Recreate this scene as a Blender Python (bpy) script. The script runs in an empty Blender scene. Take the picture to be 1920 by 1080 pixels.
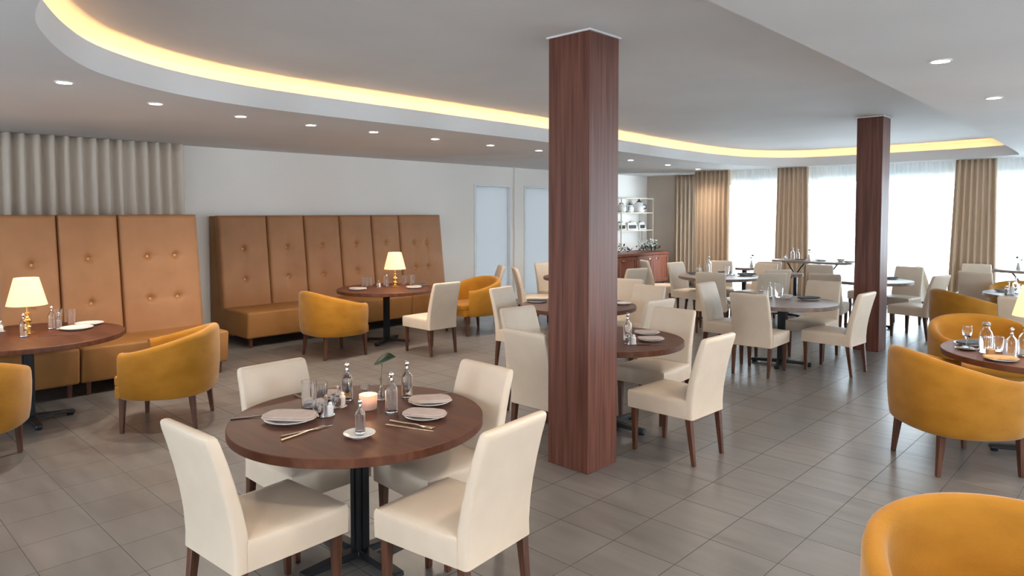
import bpy, bmesh, math, random
from math import radians as R, sin, cos, pi, hypot, atan2
from mathutils import Vector, Matrix
random.seed(7)
scene = bpy.context.scene
col = scene.collection

# ---------------------------------------------------------------- camera
F, PITCH, YAW, EYE, HOR = 1300.0, R(2.3), R(43.65), 1.8, 398.0
cd = bpy.data.cameras.new('camera')
cd.sensor_width = 36.0
cd.lens = 36.0 * F / 1920.0
cd.clip_start, cd.clip_end = 0.05, 200
cy = HOR + F * math.tan(PITCH)
cd.shift_y = (cy - 540.0) / 1920.0
cam = bpy.data.objects.new('camera', cd)
col.objects.link(cam)
cam.location = (0, 0, EYE)
cam.rotation_euler = (R(90) - PITCH, 0, YAW)
scene.camera = cam

# ---------------------------------------------------------------- world, daylight, exposure
world = bpy.data.worlds.new('overcast_sky')
scene.world = world
world.use_nodes = True
bg = world.node_tree.nodes['Background']
bg.inputs[0].default_value = (0.79, 0.905, 1.0, 1)
bg.inputs[1].default_value = 19.0
scene.view_settings.view_transform = 'Standard'
scene.view_settings.look = 'None'
scene.view_settings.gamma = 1
scene.view_settings.use_curve_mapping = False
scene.view_settings.exposure = 0.22
scene.cycles.use_denoising = True
scene.cycles.max_bounces = 10
scene.cycles.transparent_max_bounces = 12
scene.cycles.sample_clamp_indirect = 6.0

def portal(name, loc, rot, w, h):
    l = bpy.data.lights.new(name, 'AREA'); l.shape = 'RECTANGLE'; l.size = w; l.size_y = h
    l.cycles.is_portal = True
    o = bpy.data.objects.new(name, l); col.objects.link(o); o.location = loc; o.rotation_euler = rot
LOW, HIGH = 2.72, 3.03          # lower soffit and raised ceiling
XL, XR, YB, YF, YA = -9.9, 4.2, -3.2, 14.4, 15.45   # left wall, right wall, rear wall, window wall, alcove wall
portal('daylight_front', ((-7.9 + XR) / 2, YF + .12, 1.2), (R(-90), 0, 0), XR + 7.9, 2.5)
portal('daylight_side', (XR + .12, 5.0, 1.3), (0, R(90), 0), 2.5, 15.0)
portal('daylight_alcove', (-7.68, (YF + YA) / 2 + .1, 1.27), (0, R(90), 0), 2.4, .85)
portal('daylight_rear', (-3.0, YB - .12, 1.3), (R(90), 0, 0), 11.0, 2.5)

# ---------------------------------------------------------------- materials
def mat(name, color=(.8, .8, .8), rough=.5, metal=0.0, trans=0.0, ior=1.45, emit=None, estr=0.0, sheen=0.0, spec=.5, coat=0.0):
    m = bpy.data.materials.new(name); m.use_nodes = True
    b = m.node_tree.nodes['Principled BSDF']
    b.inputs['Base Color'].default_value = (*color, 1)
    b.inputs['Roughness'].default_value = rough
    b.inputs['Metallic'].default_value = metal
    b.inputs['Transmission Weight'].default_value = trans
    b.inputs['IOR'].default_value = ior
    b.inputs['Specular IOR Level'].default_value = spec
    b.inputs['Coat Weight'].default_value = coat
    if sheen:
        b.inputs['Sheen Weight'].default_value = sheen
        b.inputs['Sheen Roughness'].default_value = .4
    if emit:
        b.inputs['Emission Color'].default_value = (*emit, 1)
        b.inputs['Emission Strength'].default_value = estr
    return m

def N(m, t, **k):
    n = m.node_tree.nodes.new(t)
    for a, v in k.items():
        setattr(n, a, v)
    return n

def mottled(m, c1, c2, scale=(4, 4, 4), detail=4, bump=0.0, bscale=60, lo=.35, hi=.65, rough=None):
    """noise between two colours of the same stuff, plus a fine bump"""
    nt = m.node_tree; L = nt.links
    b = nt.nodes['Principled BSDF']
    tc = N(m, 'ShaderNodeTexCoord'); mp = N(m, 'ShaderNodeMapping'); mp.inputs['Scale'].default_value = scale
    nz = N(m, 'ShaderNodeTexNoise'); nz.inputs['Scale'].default_value = 1; nz.inputs['Detail'].default_value = detail
    cr = N(m, 'ShaderNodeValToRGB')
    cr.color_ramp.elements[0].position = lo; cr.color_ramp.elements[0].color = (*c1, 1)
    cr.color_ramp.elements[1].position = hi; cr.color_ramp.elements[1].color = (*c2, 1)
    L.new(tc.outputs['Object'], mp.inputs[0]); L.new(mp.outputs[0], nz.inputs[0]); L.new(nz.outputs[0], cr.inputs[0])
    L.new(cr.outputs[0], b.inputs['Base Color'])
    if rough:
        mr = N(m, 'ShaderNodeMapRange'); mr.inputs[3].default_value = rough[0]; mr.inputs[4].default_value = rough[1]
        L.new(nz.outputs[0], mr.inputs[0]); L.new(mr.outputs[0], b.inputs['Roughness'])
    if bump:
        n2 = N(m, 'ShaderNodeTexNoise'); n2.inputs['Scale'].default_value = bscale; n2.inputs['Detail'].default_value = 3
        bp = N(m, 'ShaderNodeBump'); bp.inputs['Strength'].default_value = bump; bp.inputs['Distance'].default_value = .01
        L.new(tc.outputs['Object'], n2.inputs[0]); L.new(n2.outputs[0], bp.inputs['Height']); L.new(bp.outputs[0], b.inputs['Normal'])
    return m

M = {}
M['ceiling'] = mottled(mat('ceiling_paint', rough=.85, spec=.2), (.66, .66, .665), (.7, .7, .705), (1, 1, 1))
M['wall'] = mottled(mat('wall_paint', rough=.8, spec=.25), (.84, .81, .775), (.87, .84, .80), (.8, .8, .8), bump=.05, bscale=90)
M['beige_wall'] = mottled(mat('beige_wall_paint', rough=.8), (.52, .43, .36), (.56, .47, .39), (1, 1, 1))
M['white_trim'] = mat('white_trim_paint', (.82, .83, .84), .45)
M['cream'] = mottled(mat('cream_leather', rough=.48), (.66, .545, .43), (.70, .58, .46), (6, 6, 6), bump=.08, bscale=220)
M['cream_piping'] = mat('cream_seam', (.66, .54, .42), .55)
M['mustard'] = mottled(mat('mustard_velvet', rough=.75, sheen=.3, spec=.3), (.35, .145, .008), (.42, .182, .014), (5, 5, 9), bump=.15, bscale=110)
M['camel_side'] = mottled(mat('shaded_golden_camel_leather', rough=.55), (.26, .115, .030), (.32, .145, .042), (3, 3, 3), bump=.12, bscale=160)  # golden leather, also darkened to carry the shade on seat fronts
M['camel'] = mottled(mat('camel_leather', rough=.5), (.315, .143, .056), (.36, .168, .069), (3, 3, 3), bump=.12, bscale=160)
M['camel_seam'] = mat('camel_seam', (.12, .05, .02), .7)
M['button'] = mat('camel_button', (.62, .33, .14), .3)
M['walnut'] = mottled(mat('walnut_wood', rough=.42, coat=.15), (.085, .028, .014), (.165, .06, .032), (26, 26, 1.6), detail=6, rough=(.32, .48))
M['pillar_wood'] = mottled(mat('pillar_veneer', rough=.46, spec=.4), (.092, .030, .019), (.175, .066, .044), (34, 34, 1.3), detail=8, bump=.04, rough=(.42, .50))
M['leg_wood'] = mottled(mat('leg_wood', rough=.45), (.065, .022, .011), (.12, .044, .022), (50, 50, 5))
M['cabinet_wood'] = mottled(mat('cabinet_wood', rough=.42), (.13, .036, .02), (.22, .07, .04), (22, 22, 1.5), detail=6)
M['table_wood'] = mottled(mat('table_top_wood', rough=.45, spec=.35), (.085, .028, .014), (.138, .050, .026), (3, 26, 10), detail=6, rough=(.4, .5))
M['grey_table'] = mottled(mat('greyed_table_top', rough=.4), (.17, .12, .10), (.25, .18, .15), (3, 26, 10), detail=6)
M['black_metal'] = mat('black_metal', (.014, .016, .02), .42, .3)
M['chrome'] = mat('polished_steel', (.82, .82, .83), .12, 1.0)
M['dark_steel'] = mat('dark_cutlery_steel', (.25, .23, .22), .3, 1.0)
M['champagne'] = mat('champagne_cutlery', (.72, .60, .46), .25, 1.0)
M['brass'] = mat('brass', (.85, .58, .22), .18, 1.0)
M['glass'] = mat('clear_glass', (.97, .98, 1), .01, 0, 1.0, 1.45)
M['water'] = mat('clear_water', (.98, .99, 1), .0, 0, 1.0, 1.33)
M['china'] = mat('white_china', (.82, .80, .78), .25)
M['stone_china'] = mat('stoneware', (.60, .57, .55), .35)
M['napkin'] = mottled(mat('linen_napkin', rough=.9, spec=.1), (.56, .46, .42), (.62, .52, .47), (30, 30, 30), bump=.2, bscale=400)
M['dark_napkin'] = mat('dark_slate_cloth', (.05, .055, .065), .7)
M['gold_napkin'] = mottled(mat('gold_napkin', rough=.85), (.58, .33, .13), (.66, .40, .18), (30, 30, 30))
M['leaf'] = mottled(mat('dark_leaf', rough=.4), (.008, .022, .010), (.03, .06, .02), (40, 40, 40))
M['petal'] = mat('white_petal', (.75, .75, .72), .6)
M['paper'] = mat('white_box', (.78, .77, .73), .5)
M['dark_trim'] = mat('dark_detail', (.03, .03, .03), .5)
M['cork'] = mat('amber_votive', (.60, .33, .15), .5)
M['grey_cloth'] = mat('grey_patterned_runner', (.12, .17, .18), .7)
M['frame_metal'] = mat('cream_metal_frame', (.70, .62, .52), .4)
M['aluminium'] = mat('aluminium_window_frame', (.62, .65, .68), .4, .4)

def glass_pane(name, tint=(1, 1, 1)):
    m = bpy.data.materials.new(name); m.use_nodes = True; nt = m.node_tree; nt.nodes.clear()
    o = nt.nodes.new('ShaderNodeOutputMaterial'); t = nt.nodes.new('ShaderNodeBsdfTransparent'); g = nt.nodes.new('ShaderNodeBsdfGlossy')
    g.inputs['Roughness'].default_value = .02; t.inputs[0].default_value = (*tint, 1)
    mx = nt.nodes.new('ShaderNodeMixShader'); fr = nt.nodes.new('ShaderNodeFresnel'); fr.inputs[0].default_value = 1.45
    nt.links.new(fr.outputs[0], mx.inputs[0]); nt.links.new(t.outputs[0], mx.inputs[1]); nt.links.new(g.outputs[0], mx.inputs[2]); nt.links.new(mx.outputs[0], o.inputs[0])
    return m
M['pane'] = glass_pane('window_glass', (.96, .98, .98))

def cloth(name, color, transl, transp):
    """thin cloth: diffuse + translucent, with see-through weave"""
    m = bpy.data.materials.new(name); m.use_nodes = True; nt = m.node_tree; nt.nodes.clear(); L = nt.links
    o = nt.nodes.new('ShaderNodeOutputMaterial')
    d = nt.nodes.new('ShaderNodeBsdfDiffuse'); t = nt.nodes.new('ShaderNodeBsdfTranslucent'); p = nt.nodes.new('ShaderNodeBsdfTransparent')
    d.inputs[0].default_value = (*color, 1); t.inputs[0].default_value = (*color, 1)
    a = nt.nodes.new('ShaderNodeMixShader'); a.inputs[0].default_value = transl
    b = nt.nodes.new('ShaderNodeMixShader'); b.inputs[0].default_value = transp
    L.new(d.outputs[0], a.inputs[1]); L.new(t.outputs[0], a.inputs[2]); L.new(a.outputs[0], b.inputs[1]); L.new(p.outputs[0], b.inputs[2]); L.new(b.outputs[0], o.inputs[0])
    return m
M['sheer'] = cloth('sheer_voile', (.90, .93, .94), .6, .22)
M['curtain'] = cloth('taupe_curtain', (.62, .48, .355), .12, 0)
M['pale_curtain'] = cloth('oatmeal_curtain', (.72, .63, .54), .05, 0)
M['frosted'] = cloth('frosted_glass', (.25, .25, .25), .62, 0)
M['shade'] = cloth('linen_lamp_shade', (.95, .82, .66), .6, 0)
nt = M['shade'].node_tree
em = nt.nodes.new('ShaderNodeEmission'); em.inputs[0].default_value = (1, .60, .30, 1); em.inputs[1].default_value = .38  # glow added to the cloth on top of the bulb's own light
ad = nt.nodes.new('ShaderNodeAddShader'); out = [n for n in nt.nodes if n.type == 'OUTPUT_MATERIAL'][0]
src = out.inputs[0].links[0].from_socket
nt.links.new(src, ad.inputs[0]); nt.links.new(em.outputs[0], ad.inputs[1]); nt.links.new(ad.outputs[0], out.inputs[0])
M['led'] = mat('warm_led', (1, .8, .5), emit=(1, .52, .195), estr=20)
M['downlight'] = mat('downlight_lens', (1, .95, .9), emit=(1, .86, .7), estr=60)
M['flame'] = mat('candle_flame', (1, .7, .4), emit=(1, .5, .2), estr=60)
M['votive'] = cloth('frosted_votive_glass', (.95, .80, .72), .6, 0)
M['wax'] = mat('candle_wax', (.9, .8, .68), .6)

def floor_material():
    m = mat('grey_porcelain_tile', rough=.3, spec=.9, ior=1.6); nt = m.node_tree; L = nt.links; b = nt.nodes['Principled BSDF']
    geo = N(m, 'ShaderNodeNewGeometry')
    mp = N(m, 'ShaderNodeMapping'); mp.inputs['Location'].default_value = (1.42 + .378 * 60, -2.71 + .378 * 40, 0)
    br = N(m, 'ShaderNodeTexBrick'); br.offset = 0; br.squash = 1
    br.inputs['Scale'].default_value = 1; br.inputs['Brick Width'].default_value = .378; br.inputs['Row Height'].default_value = .378
    br.inputs['Mortar Size'].default_value = .0026; br.inputs['Mortar Smooth'].default_value = .1; br.inputs['Bias'].default_value = 0
    br.inputs['Color1'].default_value = (0, 0, 0, 1); br.inputs['Color2'].default_value = (1, 1, 1, 1); br.inputs['Mortar'].default_value = (.5, .5, .5, 1)
    L.new(geo.outputs['Position'], mp.inputs[0]); L.new(mp.outputs[0], br.inputs[0])
    # streaked stone
    m2 = N(m, 'ShaderNodeMapping'); m2.inputs['Scale'].default_value = (.9, 5, 1); m2.inputs['Rotation'].default_value = (0, 0, .5)
    nz = N(m, 'ShaderNodeTexNoise'); nz.inputs['Scale'].default_value = 2.2; nz.inputs['Detail'].default_value = 5; nz.inputs['Roughness'].default_value = .5
    nz.inputs['Distortion'].default_value = .3
    L.new(geo.outputs['Position'], m2.inputs[0]); L.new(m2.outputs[0], nz.inputs[0])
    cr = N(m, 'ShaderNodeValToRGB')
    cr.color_ramp.elements[0].position = .2; cr.color_ramp.elements[0].color = (.128, .118, .112, 1)
    cr.color_ramp.elements[1].position = .72; cr.color_ramp.elements[1].color = (.205, .192, .184, 1)
    L.new(nz.outputs[0], cr.inputs[0])
    # slight per-tile tone
    mt = N(m, 'ShaderNodeMix'); mt.data_type = 'RGBA'; mt.blend_type = 'MULTIPLY'; mt.inputs[0].default_value = 1
    tr = N(m, 'ShaderNodeMapRange'); tr.inputs[3].default_value = .90; tr.inputs[4].default_value = 1.06
    L.new(br.outputs['Color'], tr.inputs[0]); L.new(cr.outputs[0], mt.inputs[6]); L.new(tr.outputs[0], mt.inputs[7])
    g = N(m, 'ShaderNodeMix'); g.data_type = 'RGBA'
    L.new(br.outputs['Fac'], g.inputs[0]); L.new(mt.outputs[2], g.inputs[6]); g.inputs[7].default_value = (.035, .033, .032, 1)
    L.new(g.outputs[2], b.inputs['Base Color'])
    rr = N(m, 'ShaderNodeMapRange'); rr.inputs[3].default_value = .24; rr.inputs[4].default_value = .30
    L.new(nz.outputs[0], rr.inputs[0])
    rg = N(m, 'ShaderNodeMix'); rg.data_type = 'FLOAT'; L.new(br.outputs['Fac'], rg.inputs[0]); rg.inputs[2].default_value = .31; rg.inputs[3].default_value = .8
    L.new(rg.outputs[0], b.inputs['Roughness'])
    bp = N(m, 'ShaderNodeBump'); bp.inputs['Strength'].default_value = .25; bp.inputs['Distance'].default_value = .002
    sm = N(m, 'ShaderNodeMath'); sm.operation = 'MULTIPLY'; sm.inputs[1].default_value = .0; L.new(nz.outputs[0], sm.inputs[0])
    hs = N(m, 'ShaderNodeMath'); hs.operation = 'SUBTRACT'; L.new(sm.outputs[0], hs.inputs[0]); L.new(br.outputs['Fac'], hs.inputs[1])
    L.new(hs.outputs[0], bp.inputs['Height']); L.new(bp.outputs[0], b.inputs['Normal'])
    return m
M['floor'] = floor_material()

# ---------------------------------------------------------------- mesh helpers
class MB:
    def __init__(self): self.bm = bmesh.new()
    def box(self, lo, hi, bevel=0, seg=2, mtx=None):
        b = bmesh.new()
        bmesh.ops.create_cube(b, size=1)
        for v in b.verts:
            v.co = Vector([lo[i] + (v.co[i] + .5) * (hi[i] - lo[i]) for i in range(3)])
        return self._add(b, bevel, seg, mtx)
    def _add(self, b, bevel=0, seg=2, mtx=None):
        if bevel:
            bmesh.ops.bevel(b, geom=list(b.edges), offset=bevel, segments=seg, profile=.5, affect='EDGES')
        if mtx is not None:
            b.transform(mtx)
        t = bpy.data.meshes.new('t'); b.to_mesh(t); b.free(); self.bm.from_mesh(t); bpy.data.meshes.remove(t)
        return self
    def hexa(self, bottom, top, bevel=0, seg=2, mtx=None):
        """4 bottom + 4 top corners"""
        b = bmesh.new(); v = [b.verts.new(p) for p in bottom + top]
        b.faces.new(v[3::-1]); b.faces.new(v[4:8])
        for i in range(4): j = (i + 1) % 4; b.faces.new((v[i], v[j], v[4 + j], v[4 + i]))
        bmesh.ops.recalc_face_normals(b, faces=b.faces)
        return self._add(b, bevel, seg, mtx)
    def taper(self, p0, p1, s0, s1, bevel=.003):
        """square tapered stick from p0 (size s0) to p1 (size s1)"""
        q = lambda p, s: [(p[0] - s / 2, p[1] - s / 2, p[2]), (p[0] + s / 2, p[1] - s / 2, p[2]), (p[0] + s / 2, p[1] + s / 2, p[2]), (p[0] - s / 2, p[1] + s / 2, p[2])]
        return self.hexa(q(p0, s0), q(p1, s1), bevel, 1)
    def lathe(self, prof, c=(0, 0, 0), seg=24, sx=1, sy=1, mtx=None):
        b = bmesh.new(); rings = []
        for r, z in prof:
            if r < 1e-5: rings.append([b.verts.new((c[0], c[1], c[2] + z))])
            else: rings.append([b.verts.new((c[0] + sx * r * cos(2 * pi * k / seg), c[1] + sy * r * sin(2 * pi * k / seg), c[2] + z)) for k in range(seg)])
        for a, d in zip(rings, rings[1:]):
            for k in range(seg):
                k2 = (k + 1) % seg
                if len(a) == 1 and len(d) == 1: continue
                if len(a) == 1: b.faces.new((a[0], d[k], d[k2]))
                elif len(d) == 1: b.faces.new((a[k], a[k2], d[0]))
                else: b.faces.new((a[k], a[k2], d[k2], d[k]))
        bmesh.ops.recalc_face_normals(b, faces=b.faces)
        return self._add(b, mtx=mtx)
    def loft(self, rings, closed=True, caps=True):
        b = bmesh.new(); vs = [[b.verts.new(p) for p in r] for r in rings]
        n = len(rings[0])
        for a, d in zip(vs, vs[1:]):
            for k in range(n if closed else n - 1):
                k2 = (k + 1) % n; b.faces.new((a[k], a[k2], d[k2], d[k]))
        if caps and closed:
            b.faces.new(vs[0][::-1]); b.faces.new(vs[-1])
        bmesh.ops.recalc_face_normals(b, faces=b.faces)
        return self._add(b)
    def tube(self, pts, r, seg=8):
        rings = []
        P = [Vector(p) for p in pts]
        for i, p in enumerate(P):
            t = (P[min(i + 1, len(P) - 1)] - P[max(i - 1, 0)]).normalized()
            a = t.cross(Vector((0, 0, 1)))
            if a.length < 1e-3: a = t.cross(Vector((1, 0, 0)))
            a.normalize(); bb = t.cross(a)
            rr = r[i] if isinstance(r, (list, tuple)) else r
            rings.append([p + a * rr * cos(2 * pi * k / seg) + bb * rr * sin(2 * pi * k / seg) for k in range(seg)])
        return self.loft(rings)
    def prism(self, pts, z0, z1, bevel=0, seg=2):
        b = bmesh.new(); lo = [b.verts.new((x, y, z0)) for x, y in pts]; hi = [b.verts.new((x, y, z1)) for x, y in pts]
        n = len(pts); b.faces.new(lo[::-1]); b.faces.new(hi)
        for k in range(n): k2 = (k + 1) % n; b.faces.new((lo[k], lo[k2], hi[k2], hi[k]))
        bmesh.ops.recalc_face_normals(b, faces=b.faces)
        return self._add(b, bevel, seg)
    def build(self, name, material, parent=None, loc=(0, 0, 0), rz=0, angle=35, subsurf=0):
        me = bpy.data.meshes.new(name); self.bm.to_mesh(me); self.bm.free()
        me.polygons.foreach_set('use_smooth', [True] * len(me.polygons))
        me.set_sharp_from_angle(angle=R(angle))
        me.materials.append(M[material] if isinstance(material, str) else material)
        o = bpy.data.objects.new(name, me); col.objects.link(o)
        o.parent = parent; o.location = loc; o.rotation_euler = (0, 0, rz)
        if subsurf:
            s = o.modifiers.new('smooth', 'SUBSURF'); s.levels = subsurf; s.render_levels = subsurf
        return o

def tag(o, label=None, cat=None, group=None, kind=None):
    if label: o['label'] = label
    if cat: o['category'] = cat
    if group: o['group'] = group
    if kind: o['kind'] = kind
    return o
def thing(name, label, cat, loc=(0, 0, 0), rz=0, group=None):
    o = bpy.data.objects.new(name, None); col.objects.link(o); o.empty_display_size = .1
    o.location = loc; o.rotation_euler = (0, 0, rz)
    return tag(o, label, cat, group)
def dup(root, loc, rz=None, label=None, group=None, parent=None, top=True):
    c = root.copy(); col.objects.link(c); c.parent = parent
    if top:
        c.location = loc
        if rz is not None: c.rotation_euler = (0, 0, rz)
        if label: c['label'] = label
        if group: c['group'] = group
    for ch in root.children: dup(ch, None, None, None, None, c, False)
    return c
def struct(o): o['kind'] = 'structure'; return o

# ================================================================= SETTING
o = struct(MB().box((XL - .2, YB - .2, -.12), (XR + .2, YA + .2, 0)).build('floor', 'floor'))

# raised ceiling outline (inner edge of the soffit)
ctrl = [(-1.50, 2.0), (-1.50, 4.0), (-1.54, 6.0), (-1.58, 8.0), (-1.66, 10.5), (-1.78, 13.3), (-1.95, 13.72), (-2.7, 13.98), (-3.55, 14.06), (-4.5, 14.1),
        (-5.45, 14.0), (-6.05, 13.35), (-6.27, 12.2), (-6.25, 10.6), (-6.12, 9.0), (-5.98, 7.0), (-5.92, 5.0), (-5.90, 3.7), (-5.83, 2.75), (-5.60, 2.05), (-5.20, 1.50),
        (-4.75, 1.18), (-4.2, .93), (-3.85, .83), (-3.45, .78), (-2.7, .72), (-2.0, .85), (-1.6, 1.3)]
def catmull(p, n=6):
    out = []
    for i in range(len(p)):
        a, b, c, d = [Vector(p[(i + k - 1) % len(p)]) for k in range(4)]
        for s in range(n):
            t = s / n
            out.append(tuple(.5 * (2 * b + (c - a) * t + (2 * a - 5 * b + 4 * c - d) * t * t + (3 * b - a - 3 * c + d) * t ** 3)))
    return out
edge = catmull(ctrl)
def offset(poly, d):
    res = []
    n = len(poly)
    for i in range(n):
        a, c = Vector(poly[i - 1]), Vector(poly[(i + 1) % n]); t = (c - a).normalized()
        res.append((poly[i][0] + t.y * d, poly[i][1] - t.x * d))
    return res
area = sum(edge[i - 1][0] * edge[i][1] - edge[i][0] * edge[i - 1][1] for i in range(len(edge)))
sgn = 1 if area > 0 else -1
cove = offset(edge, sgn * .26)
lip_o = offset(edge, sgn * .03)
LIP = 2.895
def build_ceiling():
    b = bmesh.new()
    X0, X1, Y0, Y1 = XL - .1, XR + .1, YB - .1, YA + .1
    outer = [b.verts.new(p) for p in ((X0, Y0, LOW), (X1, Y0, LOW), (X1, Y1, LOW), (X0, Y1, LOW))]
    ring = lambda pl, z: [b.verts.new((x, y, z)) for x, y in pl]
    r0 = ring(edge, LOW); n = len(edge)
    es = [b.edges.new((outer[i], outer[(i + 1) % 4])) for i in range(4)] + [b.edges.new((r0[i], r0[(i + 1) % n])) for i in range(n)]
    bmesh.ops.triangle_fill(b, use_beauty=True, edges=es, normal=(0, 0, -1))
    rs = [r0, ring(edge, LIP), ring(lip_o, LIP), ring(lip_o, LOW + .03), ring(cove, LOW + .03), ring(cove, HIGH)]
    for a, c in zip(rs, rs[1:]):
        for k in range(n): k2 = (k + 1) % n; b.faces.new((a[k], a[k2], c[k2], c[k]))
    # inner faces of the raised part
    top = rs[-1]
    b.faces.new(top)
    # slab over all
    up = [b.verts.new(p) for p in ((X0, Y0, HIGH + .12), (X1, Y0, HIGH + .12), (X1, Y1, HIGH + .12), (X0, Y1, HIGH + .12))]
    b.faces.new(up)
    for i in range(4): j = (i + 1) % 4; b.faces.new((outer[i], outer[j], up[j], up[i]))
    bmesh.ops.triangulate(b, faces=[f for f in b.faces if len(f.verts) > 4])
    me = bpy.data.meshes.new('ceiling'); b.to_mesh(me); b.free(); me.materials.append(M['ceiling'])
    me.polygons.foreach_set('use_smooth', [True] * len(me.polygons)); me.set_sharp_from_angle(angle=R(30))
    o = bpy.data.objects.new('ceiling', me); col.objects.link(o); return struct(o)
build_ceiling()

# LED strip lying in the cove behind the lip (not along the long right edge)
mid = offset(edge, sgn * .10)
pts = [p for p in mid if p[0] < -2.0]
start = next(i for i in range(len(mid)) if mid[i][0] < -2.0 and mid[i - 1][0] >= -2.0)
seq = [mid[(start + k) % len(mid)] for k in range(len(mid)) if mid[(start + k) % len(mid)][0] < -2.0]
mb = MB(); rings = []
for i, p in enumerate(seq):
    a = Vector(seq[max(i - 1, 0)]); c = Vector(seq[min(i + 1, len(seq) - 1)]); t = (c - a).normalized(); nx, ny = t.y * .016, -t.x * .016
    z0, z1 = LOW + .032, LOW + .046
    rings.append([(p[0] - nx, p[1] - ny, z0), (p[0] + nx, p[1] + ny, z0), (p[0] + nx, p[1] + ny, z1), (p[0] - nx, p[1] - ny, z1)])
tag(mb.loft(rings).build('led_strip', 'led'), 'warm glowing light strip tucked behind the lip of the raised curved ceiling', 'light strip')

# walls
FR1, FR2 = (9.3, 10.36), (10.74, 11.95)     # frosted panes in the left wall
w = MB(); T = .2
w.box((XL - T, YB - T, 0), (XL, FR1[0], LOW)); w.box((XL - T, FR1[1], 0), (XL, FR2[0], LOW)); w.box((XL - T, FR2[1], 0), (XL, YA + T, LOW))
w.box((XL - T, FR1[0], 2.36), (XL, FR1[1], LOW)); w.box((XL - T, FR2[0], 2.36), (XL, FR2[1], LOW))
struct(w.build('wall_left', 'wall'))
struct(MB().box((XL, YA, 0), (-7.7, YA + T, LOW)).build('wall_alcove', 'beige_wall'))
w = MB(); w.box((-7.9, YF + T, 2.46), (-7.7, YA, LOW)); w.box((-7.9, YF + T, 0), (-7.7, YA, .07)); struct(w.build('wall_return', 'wall'))
w = MB(); a, b_ = YF + T, YA; w.box((-7.84, a, .07), (-7.78, a + .05, 2.46)); w.box((-7.84, b_ - .05, .07), (-7.78, b_, 2.46)); w.box((-7.84, a + .05, .07), (-7.78, b_ - .05, .13)); w.box((-7.84, a + .05, 2.40), (-7.78, b_ - .05, 2.46))
wf = struct(w.build('window_8', 'aluminium')); MB().box((-7.815, a + .05, .13), (-7.808, b_ - .05, 2.40)).build('window_pane', 'pane', wf)
w = MB(); w.box((-7.7, YF + .06, 2.46), (XR + T, YF + T, LOW)); w.box((-7.7, YF, 0), (XR + T, YF + T, .07))
w.box((-7.9, YF, 0), (-7.7, YF + T, LOW))
struct(w.build('wall_windows', 'wall'))
w = MB(); w.box((XR, YB - T, 2.35), (XR + T, YF, LOW)); w.box((XR, YB - T, 0), (XR + T, YF, .9))
for y, y2 in ((YB - T, 1.3), (2.4, 5.7), (6.8, 9.9), (11.0, YF)): w.box((XR, y, .9), (XR + T, y2, 2.35))  # unseen window openings, sized for the daylight they let in
struct(w.build('wall_right', 'wall'))
w = MB(); w.box((XL, YB - T, 2.35), (XR, YB, LOW)); w.box((XL, YB - T, 0), (XR, YB, .9))
for x, x2 in ((XL, -7.1), (-6.1, -3.3), (-2.3, .7), (1.7, XR)): w.box((x, YB - T, .9), (x2, YB, 2.35))  # unseen openings added behind the camera for rear daylight
struct(w.build('wall_rear', 'wall'))
# frosted panels
for k, (a, b_) in enumerate((FR1, FR2), 1):
    f = MB(); x0, x1 = XL - .12, XL + .015; t = .045
    f.box((x0, a, 2.36 - t), (x1, b_, 2.36), .004, 1); f.box((x0, a, 0), (x1, b_, .05), .004, 1)
    f.box((x0, a, .05), (x1, a + t, 2.36 - t), .004, 1); f.box((x0, b_ - t, .05), (x1, b_, 2.36 - t), .004, 1)
    wf = struct(f.build('window_%d' % k, 'white_trim'))
    MB().box((XL - .075, a + t, .05), (XL - .065, b_ - t, 2.36 - t)).build('frosted_pane', 'frosted', wf)
# pilaster between the panes and a picture groove in the wall
f = MB(); f.box((XL, 10.42, 0), (XL + .035, 10.68, LOW), .003, 1)
struct(f.build('trim_1', 'wall'))
# front windows
xs = [-7.7, -5.25, -2.5, .2, 2.2, XR]
for k in range(5):
    a, b_ = xs[k], xs[k + 1]; f = MB(); t = .06
    f.box((a, YF + .05, .07), (b_, YF + .13, .07 + t)); f.box((a, YF + .05, 2.46 - t), (b_, YF + .13, 2.46))
    f.box((a, YF + .05, .13), (a + t, YF + .13, 2.40)); f.box((b_ - t, YF + .05, .13), (b_, YF + .13, 2.40))
    m_ = (a + b_) / 2; f.box((m_ - .025, YF + .06, .13), (m_ + .025, YF + .12, 2.40))
    wf = struct(f.build('window_%d' % (k + 3), 'aluminium'))
    MB().box((a + t, YF + .085, .13), (b_ - t, YF + .092, 2.40)).build('window_pane', 'pane', wf)
struct(MB().box((-7.7, YF - .035, 0), (XR, YF, .09), .004, 1).build('baseboard_front', 'white_trim'))
struct(MB().box((XL, YB, 0), (XL + .02, FR1[0] - .01, .09), .004, 1).build('baseboard_left', 'wall'))

# pillars
def pillar(x0, x1, y0, y1, label):
    root = thing('wooden_pillar', label, 'pillar', ((x0 + x1) / 2, (y0 + y1) / 2, 0))
    hx, hy = (x1 - x0) / 2, (y1 - y0) / 2
    MB().box((-hx, -hy, 0), (hx, hy, HIGH - .012), .003, 1).build('shaft', 'pillar_wood', root)
    MB().box((-hx - .012, -hy - .012, HIGH - .012), (hx + .012, hy + .012, HIGH - .001)).build('ceiling_collar', 'white_trim', root)
pillar(-3.22, -2.86, 3.75, 4.09, 'large square reddish walnut pillar in the middle, nearest the camera')
pillar(-3.01, -2.70, 9.65, 9.97, 'slimmer looking square walnut pillar farther back, in front of the windows')

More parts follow.
